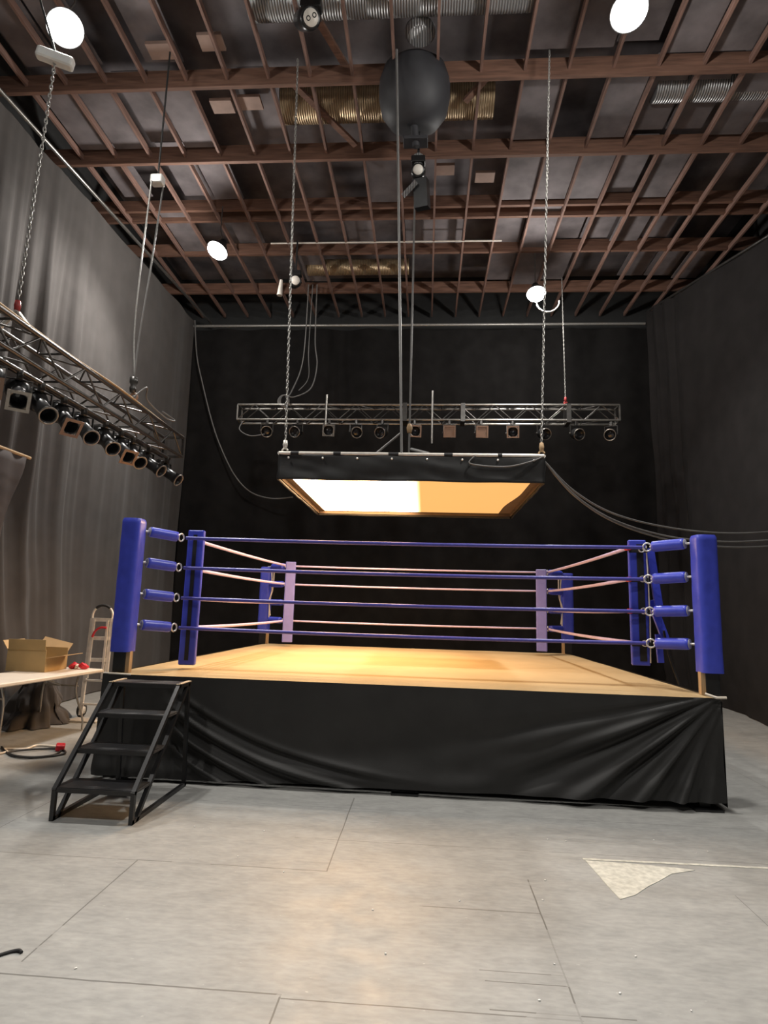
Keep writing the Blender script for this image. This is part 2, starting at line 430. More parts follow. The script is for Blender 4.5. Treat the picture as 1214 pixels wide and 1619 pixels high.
# small drape on a crossbar beside the table
dr = thing('pipe_and_drape', (-5.37,5.3,0), 'short dark drape on a bare crossbar, hanging in front of the tall pleated drape', 'curtain')
MB().tube([(-5.37,5.0,3.49),(-5.35,7.65,3.50)], .022, 10).build('crossbar', M['wood_bare'], dr)
MB().tube([(-5.37,5.05,0.01),(-5.37,5.05,3.49)], .025, 10).build('upright', M['truss_dark'], dr)
MB().box((-5.37,5.05,.012), (.5,.5,.02)).build('base_plate', M['truss_dark'], dr)
def f_sm(u, v):
    z = lerp(.03, 3.48, v); yr = 7.54 - .30*sstep(3.48,2.2,z) - .34*sstep(2.4,1.,z)
    y = lerp(5.1, yr, u)
    return V((-5.35 + .04*math.sin(y*14+.5*z)*(1-.4*v) + .03*nz(y*3,z,2), y, z))
thicken(MB().grid(f_sm, 60, 30).build('cloth', mat('dark_brown_drape_cloth',(.075,.062,.06),.85,var=.1,scale=4), dr), .006)

# ------------------------------------------------------------------ the ring
RX0, RX1, RY0, RY1, RZ = -3.05, 2.60, 5.76, 11.10, .95
ring = thing('boxing_ring', ((RX0+RX1)/2, (RY0+RY1)/2, 0), 'raised boxing ring platform with tan canvas top and black cloth apron', 'boxing ring')
def f_can(u, v):
    x = lerp(RX0, RX1, u); y = lerp(RY0, RY1, v)
    # slight quadrilateral: the near edge swings a little as laid in the room
    y += lerp(.09, -.02, u)*(1-v); x += lerp(0.02,-.07,u)*v + (.12*v if u < .5 else 0)*(1-u*2 if u < .5 else 0)
    e = min(u, 1-u, v, 1-v)
    crease = .004*math.exp(-((y-6.12)/.03)**2) + .004*math.exp(-((x+.2-.05*nz(y))/.02)**2)
    return V((x, y, RZ - .012*(1-sstep(0,.02,e)) + .004*nz(x*1.3,y*1.3) + crease))
MB().grid(f_can, 120, 110).build('canvas', M['canvas'], ring)
cor = {'FL': f_can(0,0), 'FR': f_can(1,0), 'BR': f_can(1,1), 'BL': f_can(0,1)}
def skirt(a, b, seed, front=False):
    a, b = V(a), V(b); d = (b-a); n = V((d.y,-d.x,0)).normalized()
    L = d.length
    def fn(u, v):
        s = u*L; h = RZ - .008; gap = .035 if not front else lerp(.03,.075,u)
        z = lerp(gap, h, v); k = 1-v
        off = .018 + .03*k
        if front:
            # folds fan out from the far upper corner and from the steps' side
            cx, cz = L+.05, h+.05
            dx, dz = cx-s, cz-z
            ang = math.atan2(dz, max(dx,.001)); dist = math.hypot(dx,dz)
            fan = math.exp(-((dist-1.1)/1.3)**2) * sstep(.12,.3,ang)
            off += fan*(.036*math.sin(ang*24+.9*nz(dist*1.5,ang*3)) + .017*math.sin(ang*51+1.3))
            cc = z - .78*math.exp(-(s-.75)/1.15)
            fan2 = sstep(.6,.9,s)*sstep(3.4,2.2,s)*sstep(-.62,-.4,cc)*sstep(.10,-.06,cc)
            off += fan2*(.030*math.sin(cc*36+.8*nz(s*1.2,3)) + .012*math.sin(cc*75))
            off += .045*sstep(.42,.02,z)*(.5+.5*nz(s*.9,z*3.5,seed))*sstep(.5,1.,s)
            off += .012*nz(s*1.2,z*1.5,seed) + .05*sstep(.5,0,z)*nz(s*.55,z*5.,3)
            off *= 1-.7*sstep(L-.45,L,s); off += sstep(L-.3,L,s)*.012*math.sin(z*11)
            if s < .75: off += .02*math.sin(s*22)*k
        else:
            off = .012 + .018*k*sstep(0,.6,s)*sstep(L,L-.6,s)*math.sin(s*6+nz(s,seed)) + .012*nz(s*2,z*2,seed)*sstep(0,.5,s)
        p = a + d*u + n*off; return V((p.x, p.y, z))
    nu = 260 if front else 80
    return MB().grid(fn, nu, 60 if front else 16).build('apron', M['apron'], ring)
ex = .02
skirt(cor['FL']+V((-.03,0,0)), cor['FR']+V((.015,0,0)), 3, True)
skirt(cor['FR']+V((.015,0,0)), cor['BR'], 5); skirt(cor['BR'], cor['BL'], 7); skirt(cor['BL'], cor['FL']+V((-.03,0,0)), 9)
fr = MB()
fr.box(((RX0+RX1)/2,(RY0+RY1)/2+.05,.86), (RX1-RX0-.3, RY1-RY0-.4, .10))
for x in (RX0+.2, -.15, RX1-.25):
    fr.box((x,(RY0+RY1)/2,.77), (.1,RY1-RY0-.5,.1))
fr.build('deck_frame', M['steel_black'], ring)
for x, y in ((RX0+.18,5.98),(-.15,5.86),(RX1-.14,5.84),(RX1-.2,10.95),(RX0+.25,10.95),(-.15,10.9)):
    lg = MB().box((x,y,.42), (.09,.09,.80)).build('leg', M['steel_black'], ring)
    MB().box((x,y-.02,.009), (.24,.24,.018)).build('foot_plate', M['steel_black'], lg)
st = MB()
for i, (ca, cb) in enumerate((('FL','FR'),('FR','BR'),('BR','BL'),('BL','FL'))):
    pass
MB().tube([cor['FL']+V((-.03,-.0,.01)), cor['FL']+V((.08,-.03,.012)), cor['FL']+V((.25,-.025,.006))], .009, 6).build('lacing', M['whitecable'], ring)
MB().tube([cor['FR']+V((-.10,.03,.035)), cor['FR']+V((-.03,-.03,.012)), cor['FR']+V((.05,-.035,.015))], .012, 6).build('lacing', M['whitecable'], ring)

CN = {'FL':'at the corner by the steps', 'FR':'at the front corner far from the steps', 'BR':'at the back corner away from the table', 'BL':'at the back corner on the table side'}
posts = {'FL': (-2.98,5.98,2.47), 'FR': (2.62,5.93,2.41), 'BL': (-2.90,11.0,2.32), 'BR': (2.49,11.0,2.34)}
postlab = {'FL':'blue padded ring post at the corner by the black steps', 'FR':'blue padded ring post at the front corner far from the steps',
           'BL':'blue ring post half hidden behind the light-painted pad on the table side', 'BR':'blue ring post half hidden behind the light-painted pad away from the table'}
for k, (x, y, zt) in posts.items():
    p = thing('ring_post', (x,y,RZ), postlab[k], 'ring post', 'padded corner posts of the ring')
    MB().box((x,y,(RZ+zt)/2-.02), (.13,.11,zt-RZ-.04), bev=.01).build('post', M['steel_black'], p)
    sx = -1 if x > 0 else 1
    w = MB().box((x+sx*.083,y-.02,RZ+.10), (.04,.06,.20)).build('timber_packer', M['wood_bare'], p); w['label'] = 'bare timber strip'
    z0 = RZ+.195 if k[0] == 'F' else RZ+.25
    # soft padded sleeve: rounded square tube with slight bulges
    def fn(u, v, x=x, y=y, z0=z0, zt=zt, k=k):
        a = 2*PI*u; z = lerp(z0, zt, v); c, s_ = math.cos(a), math.sin(a); e = 4.2
        r = .100/((abs(c)**e+abs(s_)**e)**(1/e))
        r *= 1 + .025*nz(c*1.5,s_*1.5,z*4) + .02*nz(c*4,s_*4,z*12) - .10*(sstep(.985,1.,v)) - .0*v
        return V((x + r*c, y + r*s_, z))
    mb = MB().grid(fn, 40, 50)
    mb.add([fn(i/40,1) for i in range(40)], [tuple(range(40))])
    mb.add([fn(i/40,0) for i in range(40)], [tuple(range(39,-1,-1))])
    mb.build('pad_cover', M['blue'], p)

RH = (1.375, 1.685, 2.005, 2.325)
LEV = ('bottom','second lowest','second highest','top')
cr = {'FL': V((-2.60,6.36,0)), 'FR': V((2.20,6.30,0)), 'BR': V((2.06,10.62,0)), 'BL': V((-2.42,10.62,0))}
def rope(a, b, m, name_side, lv, sag, r=.0165, zadj=(0,0)):
    a = a.copy(); b = b.copy(); z = RH[lv]
    a.z = z+zadj[0]; b.z = z+zadj[1]
    o = MB().tube(catenary(a, b, sag, 20), r, 10).build('ring_rope', m)
    return tag(o, name_side % LEV[lv], 'rope', 'ring ropes')
red_at = []
for lv in range(4):
    fz = (0,(-.045,-.005,-.005,-.02)[lv]*0)
    rope(cr['FL']+V((.02,0,0)), cr['FR'], M['blue_rope'], '%s dark blue rope along the front of the ring', lv, .015, .019)
    rope(cr['BL'], cr['BR'], M['rope_lit'], '%s blue rope, painted as brightly lit, along the back of the ring', lv, .012, .016)
    rope(cr['FL']+V((.05,.05,0)), cr['BL'], M['rope_lit'], '%s blue rope, painted as brightly lit, along the side of the ring above the table side', lv, .015, .019)
    o = rope(cr['FR']+V((-.13,.06,0)), cr['BR'], M['rope_lit'], '%s blue rope, painted as brightly lit, along the side of the ring away from the table', lv, .015, .019)
    if lv: # red tape wraps the near end
        p = cr['FR']+V((-.13,.06,RH[lv])); q = cr['BR']+V((0,0,RH[lv])); d = (q-p).normalized()
        t = MB().tube([p-d*.01, p+d*.07], .026, 10).build('tape_wrap', M['red'], o); t['label'] = 'red tape at the rope end'

# turnbuckles: hook - padded sleeve - ring
tb_proto = {}
for k in ('FL','FR','BL','BR'):
    px, py, _ = posts[k]; c = cr[k]
    d2 = (c - V((px,py,0))); d2.z = 0; d2.normalize()
    for lv in range(4):
        a = V((px,py,RH[lv]+(.035 if k == 'FL' else .02 if k=='FR' else 0))) + d2*.085; b = c.copy(); b.z = RH[lv]
        d = (b-a).normalized(); Ln = (b-a).length
        t = thing('turnbuckle', a, f'blue turnbuckle on the {LEV[lv]} rope {CN[k]}', 'turnbuckle', 'turnbuckles at the ring corners')
        MB().tube([a-d*.05, a, a+d*Ln*.2], .011, 8).build('hook_rod', M['chrome'], t)
        s0, s1 = Ln*.17, Ln*.17+min(.31, Ln*.66)
        sl = MB().lathe([(.0,s0-.001),(.040,s0),(.052,s0+.006),(.054,s0+.03),(.054,s1-.03),(.052,s1-.006),(.040,s1),(.0,s1+.001)], a, d, 20).build('sleeve', M['blue'], t)
        MB().lathe([(.0,s0-.008),(.046,s0-.007),(.047,s0-.001)], a, d, 20).build('end_disc', M['grey_end'], sl)
        MB().tube([a+d*s1, a+d*(Ln-.06)], .011, 8).build('rod', M['chrome'], t)
        MB().torus(b-d*.035, d.cross(V((0,0,1)))+d*.5, .040, .0085, 20, 8).build('ring_eye', M['chrome'], t)

# flat corner pads inside the ropes
pads = {'FL': (V((-2.50,6.45,0)), .99, 2.42, M['blue'], 'flat blue corner pad with one black strap, inside the ropes by the steps'),
        'FR': (V((2.17,6.42,0)), 1.15, 2.41, M['blue'], 'flat blue corner pad crossed by black straps at the front, far from the steps'),
        'BL': (V((-2.33,10.42,0)), 1.02, 2.385, M['lilac'], 'blue corner pad, painted as brightly lit, inside the back ropes on the table side'),
        'BR': (V((1.94,10.42,0)), 1.01, 2.36, M['lilac'], 'blue corner pad, painted as brightly lit, inside the back ropes away from the table')}
ctr = V((-.22,8.45,0))
for k, (c, z0, z1, m, lab) in pads.items():
    t = thing('corner_pad', (c.x,c.y,z0), lab, 'corner pad', 'flat corner pads inside the ring ropes')
    d = (ctr-c); d.z = 0; a = math.atan2(d.y, d.x)
    if k == 'FL': a = math.radians(93)
    if k == 'FR': a = math.radians(84)
    if k in ('BL','BR'): a = -PI/2 + (.2 if k == 'BL' else -.2)
    E_ = Euler((0,0,a))
    w = .175
    pad = MB().box((c.x,c.y,(z0+z1)/2), (.075,w,z1-z0), E_, bev=.018).build('pad', m, t)
    if k[0] == 'F':
        back = V((math.cos(a),math.sin(a),0))*-.042
        off = V((-math.sin(a),math.cos(a),0))
        sh = 0. if k == 'FL' else -.02
        MB().box((c.x+back.x+off.x*sh,c.y+back.y+off.y*sh,(z0+z1)/2-.0), (.012,.04 if k == 'FL' else .065,(z1-z0)*.93), E_).build('strap', M['strap'], t)
        if k == 'FR':
            for zz in (1.36,1.68,2.0,2.3):
                s_ = MB().box((c.x+back.x*1.35,c.y+back.y*1.35,zz), (.02,w*1.02,.045), E_).build('cross_strap', M['strap'], t)
                MB().torus((c.x+back.x*1.9-off.x*.03,c.y+back.y*1.9,zz+.01), (0,1,0), .028, .007, 14, 6).build('buckle', M['chrome'], s_)
            MB().tube([(c.x+.075,c.y-.06,z1-.06),(c.x+.080,c.y-.065,2.0),(c.x+.085,c.y-.065,1.6),(c.x+.075,c.y-.06,z0+.03)], .007, 6).build('white_cord', M['whitecable'], t)
# long blue pad strap hanging outside that corner, and a black strap tail
sp = thing('hanging_pad', (2.36,6.30,1.2), 'narrow blue pad hanging loose between the corner pad and turnbuckles, far from the steps', 'corner pad')
MB().bar((2.30,6.42,2.33), (2.36,6.40,1.75), .035, .075, up=(1,0,0)).bar((2.31,6.47,1.80), (2.43,6.45,1.42), .035, .075, up=(1,0,0)).bar((2.37,6.47,1.46),(2.38,6.46,1.18), .03, .06, up=(1,0,0)).build('pad', M['blue'], sp)
MB().tube(smooth_path([(2.40,6.40,1.5),(2.44,6.42,1.3),(2.49,6.42,1.12),(2.53,6.4,.98)]), .012, 6).build('strap_tail', M['strap'], sp)
# cord loops tying the back posts
for k in ('BL','BR'):
    x, y, _ = posts[k]; s = 1 if k == 'BL' else -1
    o = MB()
    o.tube(smooth_path([(x+s*.12,y-.12,2.26),(x+s*.15,y-.14,1.9),(x+s*.11,y-.13,1.72),(x+s*.14,y-.13,1.45)]), .011, 6)
    o.tube(smooth_path([(x+s*.17,y-.14,2.26),(x+s*.17,y-.15,1.95),(x+s*.12,y-.13,1.72),(x+s*.12,y-.13,1.42)]), .011, 6)
    tag(o.build('tie_cord', M['whitecable']), 'pale cords tied down the back post ' + ('on the table side' if k == 'BL' else 'away from the table'), 'cord', 'cords on the back ring posts')

# ------------------------------------------------------------------ black steel steps
sx0, sx1 = -2.775, -2.13
stp = thing('stair_unit', (-2.45,5.15,0), 'portable black steel steps with four studded treads in front of the ring', 'steps')
tw = .032
for x in (sx0+tw/2, sx1-tw/2):
    m_ = MB()
    m_.bar((x,4.685,0), (x,4.685,.235), tw, tw)
    m_.bar((x,4.67,tw/2), (x,5.70,tw/2), tw, tw)
    m_.bar((x,4.675,.215), (x,5.40,.925), tw, tw)
    m_.bar((x,4.74,.0), (x,5.60,.905), tw, tw)
    m_.bar((x,5.685,0), (x,5.60,.915), tw, tw)
    m_.bar((x,5.37,.91), (x,5.64,.91), tw, tw)
    m_.build('side_frame', M['steel_black'], stp)
    c_ = MB().bar((x,5.37,.929), (x,5.64,.929), tw, .006).build('worn_rail_top', M['wornpaint'], stp); c_['label'] = 'paint worn to bare metal'
for i, z in enumerate((.225,.455,.69,.915)):
    yf = 4.675 + (z-.215)*(.725/.71); yb = 4.74 + z*(.86/.905)
    tr = MB().box(((sx0+sx1)/2,(yf+yb)/2,z), (sx1-sx0-.01, yb-yf, .022)).build('tread', M['tread'], stp)
    MB().bar((sx0,yf,z-.008), (sx1,yf,z-.008), .024, .03).bar((sx0,yb,z-.008), (sx1,yb,z-.008), .024, .03).build('edge_bar', M['steel_black'], tr)

# ------------------------------------------------------------------ lighting trusses
def truss(name, p0, p1, w, h, m, mweb, label, pitch=.35):
    """box truss: p0/p1 centre-line ends; w across, h high"""
    p0, p1 = V(p0), V(p1); d = (p1-p0).normalized(); x = d.cross(V((0,0,1))).normalized(); z = V((0,0,1))
    t = thing(name, (p0+p1)/2, label, 'lighting truss')
    L = (p1-p0).length
    for a in (-1,1):
        for b in (-1,1):
            o = x*a*w/2 + z*b*h/2
            MB().tube([p0+o, p1+o], .024, 10).build('chord', m, t)
    n = max(2, int(L/pitch)); web = MB()
    for i in range(n):
        q0 = p0 + d*(L*i/n); q1 = p0 + d*(L*(i+1)/n)
        for a in (-1,1):
            s0, s1 = (1,-1) if i % 2 else (-1,1)
            web.tube([q0+x*a*w/2+z*s0*h/2, q1+x*a*w/2+z*s1*h/2], .011, 6)
        for b in (-1,1):
            s0, s1 = (1,-1) if i % 2 else (-1,1)
            if b > 0 or i % 2 == 0: web.tube([q0+z*b*h/2+x*s0*w/2, q1+z*b*h/2+x*s1*w/2], .010, 6)
            if i % 2 == 0: web.tube([q0+z*b*h/2+x*w/2, q0+z*b*h/2-x*w/2], .012, 6)
    web.build('lattice', mweb, t)
    for q in (p0, p1):
        e = MB()
        for a in (-1,1):
            e.bar(q+x*a*w/2-z*h/2, q+x*a*w/2+z*h/2, .03, .03); e.bar(q-x*w/2+z*a*h/2, q+x*w/2+z*a*h/2, .03, .03)
        e.build('end_frame', m, t)
    return t
tL = truss('lighting_truss', (-3.76,4.0,3.90), (-3.76,8.50,3.90), .29, .29, M['truss_dark'], M['truss_dark'], 'dark box truss carrying a row of long spotlights along the pleated drape')
tB = truss('lighting_truss', (-4.10,12.5,5.72), (3.93,12.5,5.76), .30, .33, M['truss'], M['truss_dark'], 'metal box truss spanning behind the light box before the black backdrop')
for x in (-.5,.72,2.9):
    o = MB().box((x,12.5,5.74), (.09,.36,.40)).build('coupler', M['truss_dark'], tB); o['label'] = 'dark truss joint plate'
MB().tube([(-3.79,4.05,3.72),(-3.79,8.48,3.72)], .022, 10).build('lamp_bar', M['truss_dark'], tL)
# tape lines / cables lying along the truss
MB().tube(smooth_path([(-3.62,4.1,4.09),(-3.63,5.5,4.075),(-3.60,6.6,4.08),(-3.64,7.8,4.075),(-3.62,8.5,4.06)]), .014, 6).build('cable', M['wood_bare'], tL)
MB().tube(smooth_path([(-3.72,4.1,4.09),(-3.70,5.2,4.08),(-3.66,6.9,4.085),(-3.70,8.3,4.075)]), .014, 6).build('cable', M['rope_cable'], tL)
MB().tube(smooth_path([(-3.60,6.9,4.10),(-3.52,7.05,4.28),(-3.62,7.3,4.2),(-3.55,7.7,4.1),(-3.50,7.9,4.12),(-3.62,7.75,4.2)]), .010, 6).build('cable', M['rope_cable'], tL)
MB().tube(smooth_path([(-3.95,12.3,5.5),(-4.0,12.25,5.3),(-3.75,12.2,5.15),(-3.45,12.25,5.2)]), .012, 6).build('cable', M['rope_cable'], tB)

def stage_light(kind, m_frame):
    """hung lamp: root at the clamp under the chord; yoke; barrel that tilts"""
    t = thing('stage_light', (0,0,0), 'x', 'stage light')
    long_ = kind == 'long'
    drop = .20 if long_ else .24
    MB().box((0,0,-.02), (.05,.06,.09), bev=.01).build('clamp', M['truss_dark'], t)
    hw = .11 if long_ else .125
    yk = MB()
    yk.bar((-hw,0,-.07),(hw,0,-.07), .03, .008); yk.bar((-hw,0,-.07),(-hw,0,-drop-.02), .008, .03, up=(0,1,0)); yk.bar((hw,0,-.07),(hw,0,-drop-.02), .008, .03, up=(0,1,0))
    yk.tube([(0,0,-.02),(0,0,-.08)], .012, 8)
    yk.build('yoke', M['truss_dark'], t)
    MB().lathe([(.0,0),(.022,.002),(.022,.02),(.0,.022)], (hw,0,-drop), (1,0,0), 12).build('tilt_knob', M['truss_dark'], t)
    b = MB()
    if long_:
        b.lathe([(.03,-.30),(.055,-.29),(.06,-.23),(.10,-.20),(.112,-.12),(.10,-.05),(.074,-.02),(.072,.16),(.080,.17),(.080,.24),(.074,.245),(.066,.235),(.064,.10),(.0,.09)], (0,0,0), (0,1,0), 24)
        lens_y, fr_y, fr_w = .10, .245, .165
    else:
        b.lathe([(.03,-.17),(.07,-.16),(.075,-.11),(.105,-.07),(.115,.0),(.115,.12),(.122,.125),(.122,.15),(.112,.15),(.108,.10),(.0,.07)], (0,0,0), (0,1,0), 24)
        lens_y, fr_y, fr_w = .085, .155, .235
    bo = b.build('barrel', M['can'], t)
    l = MB().lathe([(.0,lens_y+.012),(.05,lens_y+.008),(.07 if not long_ else .06,lens_y)], (0,0,0), (0,1,0), 24).build('lens', M['lensglass'], bo)
    f = MB(); R0 = .088 if long_ else .118
    f.torus((0,fr_y,0), (0,1,0), R0-.004, .010, 26, 8)
    f.build('rim', m_frame, bo)
    bo.location = (0,0,-drop)
    return t
def aim(t, loc, dx, dy, tilt):
    t.location = V(loc); t.rotation_euler = (0,0,math.atan2(-dx, dy))
    for c in t.children:
        if c.name.startswith('barrel'): c.rotation_euler = (-tilt,0,0)
def holder(t, m, cell=None):
    """a square gel frame on the front of the barrel"""
    for c in t.children:
        if c.name.startswith('barrel'):
            y = .262 if long_of[t.name] else .172; w = .19 if long_of[t.name] else .25
            g = MB()
            for s in (-1,1): g.box((s*(w/2-.014),y,0),(.028,.008,w)); g.box((0,y,s*(w/2-.014)),(w-.05,.008,.028))
            o = g.build('gel_frame', m); o.parent = c; o.location = (0,0,0)
            if cell:
                o2 = MB().box((0,y-.008,0),(w-.04,.003,w-.04)).build('gel_sheet', cell); o2.parent = c; o2.location = (0,0,0)
long_of = {}
proto_long = stage_light('long', M['can_rim']); proto_wide = stage_light('wide', M['can_rim'])
used = {'long': False, 'wide': False}
def put(kind, loc, dx, dy, tilt, label, group, frame=None, cell=None):
    pr = proto_long if kind == 'long' else proto_wide
    t = pr if not used[kind] else copy_tree(pr)
    if not used[kind]: used[kind] = True; first[kind] = (t, frame, cell)
    aim(t, loc, dx, dy, tilt); t['label'] = label; t['group'] = group
    long_of[t.name] = kind == 'long'
    if frame is not None: pending.append((t, frame, cell))
    return t
first, pending = {}, []
gl = 'spotlights along the truss by the pleated drape'
# lens points, back to clamps
lens = [(4.62,3.50),(4.98,3.48),(5.36,3.45),(5.74,3.47),(6.12,3.45),(6.58,3.46),(6.95,3.43),(7.26,3.42),(7.80,3.41),(8.38,3.41)]
ordn = ['first','second','third','fourth','fifth','sixth','seventh','eighth','ninth','last']
for i, (y, z) in enumerate(lens):
    dx, dy, tl = .72, -.42, .62
    if i in (0,1): dx, dy, tl = .5, -.6, .55
    if i >= 8: dx, dy, tl = .85, -.1, .55
    n = math.hypot(dx, dy); ux, uy = dx/n*math.cos(tl), dy/n*math.cos(tl)
    frame = {0:(M['gel'],None),1:(M['can_rim'],None),3:(M['gel'],None),6:(M['gel'],None)}.get(i)
    put('long', (-3.79, y-uy*.24, 3.705), dx, dy, tl,
        f'{ordn[i]} long black spotlight on the truss over the table, counting towards the black backdrop', gl, *(frame or (None,None)))
gb = 'lamps hanging under the rear truss'
bl = [(-3.44,5.2,.25,'round','outermost black lamp at the coiled cable end of the rear truss'),
      (-2.78,5.2,-.2,'round','dim round lamp under the rear truss beside the front chain of the light box'),
      (-2.10,5.21,.1,'square','square framed lamp under the rear truss, just below the short upright pipe'),
      (-1.53,5.21,.3,'round','round dim lamp third before the middle rope under the rear truss'),
      (-.96,5.22,-.35,'round','tilted round lamp just before the middle rope under the rear truss'),
      (-.29,5.23,.15,'gel2','framed lamp painted with warm light, directly behind the middle rope under the rear truss'),
      (.44,5.17,.0,'gel','brightest square lamp painted with warm light, under the rear truss beside the tall upright pipe'),
      (1.10,5.21,.05,'gel','square lamp dully painted with warm light, second past the tall upright pipe under the rear truss'),
      (1.75,5.18,-.1,'gel2','half open square lamp third past the tall upright pipe under the rear truss'),
      (2.37,5.25,.2,'round','dark lamp hidden behind the corner chain of the light box'),
      (3.04,5.23,.25,'round','round lamp below the red hook of the rear truss'),
      (3.75,5.24,-.5,'round','last lamp on the free end of the rear truss, turned outward')]
for x, z, px, kind, lab in bl:
    frame = {'square':(M['can_rim'],None),'gel':(M['gel'],M['gel']),'gel2':(M['gel'],None)}.get(kind, (None,None))
    put('wide', (x,12.36,5.54), px, -1, .35 if kind == 'round' else .12, lab, gb, *frame)
for t, m, c in pending: holder(t, m, c)

# upright pipes on the rear truss
for x, z0, z1, lab in ((-2.17,5.40,6.10,'short bare upright pipe clamped to the rear truss above the square framed lamp'), (.08,5.05,6.20,'tall bare upright pipe clamped to the rear truss beside the warm-painted lamp')):
    tag(MB().tube([(x,12.31,z0),(x,12.31,z1)], .022, 10).build('upright_pipe', M['truss'], None), lab, 'pipe', 'upright pipes on the rear truss')
# coiled cable
co_ = MB()
for i in range(6):
    co_.torus((-3.12+.012*i,12.32-.012*i,5.98-.01*i), (.35+.07*i,1,.1*i-.2), .13, .008, 24, 6)
tag(co_.build('cable_coil', M['rope_cable']), 'coil of grey cable hung on the rear truss beside the chain', 'cable')
ch = MB()
ch.tube(smooth_path([(-2.82,12.9,8.97),(-2.83,12.9,7.6),(-2.88,12.85,6.9),(-3.0,12.6,6.3),(-3.05,12.4,6.05)]), .014, 6)
ch.tube(smooth_path([(-2.62,12.9,8.97),(-2.6,12.9,7.6),(-2.52,12.85,7.0),(-2.6,12.7,6.4),(-2.9,12.5,6.12),(-3.05,12.4,6.1)]), .014, 6)
ch.tube(smooth_path([(-2.72,12.9,8.97),(-2.74,12.9,7.4),(-2.7,12.85,6.7),(-2.85,12.6,6.3)]), .010, 6)
tag(ch.build('cable_loop', M['rope_cable']), 'loop of grey cables dropping from the ceiling to the rear truss', 'cable')

# ------------------------------------------------------------------ overhead light box
LB = (-1.78, 1.35, 7.0, 9.78, 3.12, 3.43)
x0, x1, y0, y1, z0, z1 = LB
lb = thing('overhead_light_box', ((x0+x1)/2,(y0+y1)/2,z0), 'black skirted soft light box hanging over the ring, glowing white and amber underneath', 'light fixture')
def f_sk(a, b, seed):
    a, b = V(a), V(b); d = b-a; n = V((d.y,-d.x,0)).normalized(); L = d.length
    def fn(u, v):
        s = u*L; z = lerp(z0, z1, v)
        off = .012*nz(s*3.1,z*9+s*1.5,seed) + .018*(1-v)*v*4*nz(s*1.4,z*4,seed+3)
        p = a+d*u+n*off; return V((p.x,p.y,z + .008*nz(s*2,seed)*(1-v)))
    return fn
cs = [V((x0,y0,0)),V((x1,y0,0)),V((x1,y1,0)),V((x0,y1,0))]
for i in range(4):
    sk = MB().grid(f_sk(cs[i], cs[(i+1)%4], i*3), 90, 14).build('skirt_panel', M['skirtbox'], lb); thicken(sk, .012, 1)
    if i == 0:
        for q in range(8):
            MB().lathe([(.0,0),(.013,.001),(.013,.01),(.0,.012)], (lerp(x0+.12,x1-.12,q/7),y0-.016,z1-.045), (0,-1,0), 12).build('grommet', M['chrome'], sk)
lin = MB(); t_ = .012
for (a, b) in (((x0+t_,y0+t_),(x1-t_,y0+t_)),((x1-t_,y0+t_),(x1-t_,y1-t_)),((x1-t_,y1-t_),(x0+t_,y1-t_)),((x0+t_,y1-t_),(x0+t_,y0+t_))):
    A, B = V((*a,0)), V((*b,0)); lin.bar(A+V((0,0,(z0+z1)/2+.01)), B+V((0,0,(z0+z1)/2+.01)), .01, z1-z0-.04)
lin.build('lining', M['skirtin'], lb)
fz = MB()
for a, b in ((0,1),(1,2),(2,3),(3,0)): fz.tube([cs[a]+V((0,0,z1+.015)), cs[b]+V((0,0,z1+.015))], .022, 10)
fz.build('pipe_frame', M['alu'], lb)
tp = MB()
for s, w in ((.045,.10),(.21,.09),(.42,.12),(.63,.1),(.83,.05)): tp.tube([V((lerp(x0,x1,s),y0,z1+.015)), V((lerp(x0,x1,s)+w,y0,z1+.015))], .0235, 10)
tp.build('frame_joint', M['strap'], lb)
MB().box(((x0+x1)/2,(y0+y1)/2,z1-.03), (x1-x0-.05,y1-y0-.05,.02)).build('top_cover', M['skirtbox'], lb)
# diffuser cloth: coordinates local to its own centre so the bright bank sits on the table side
dxc = -.24
def f_df(u, v):
    uu = lerp(-1,1,u); e = (1-abs(uu)**6)*(1-abs(lerp(-1,1,v))**6)
    xx0, xx1 = x0+.11, x1-.10 - .07*math.sin(PI*v)*0 - (.10*sstep(.35,.8,v))
    return V((lerp(xx0,xx1,u), lerp(y0+.05,y1-.03,v), z0+.075-.012*e))
MB().grid(f_df, 40, 40).build('diffuser', M['diffuser'], lb, origin=(dxc+.215,0,0))
bd = MB()
bd.box(((x0+.055),(y0+y1)/2,z0+.085),(.10,y1-y0-.04,.012)); bd.box(((x1-.09),(y0+y1)/2,z0+.085),(.18,y1-y0-.04,.012))
bd.build('border', M['skirtin'], lb)
MB().tube(smooth_path([(.55,y0-.03,z1-.0),(.5,y0-.05,z1-.10),(.9,y0-.05,z1-.13),(1.2,y0-.04,z1-.06),(1.33,y0-.02,z1)]), .009, 6).build('cable', M['rope_cable'], lb)

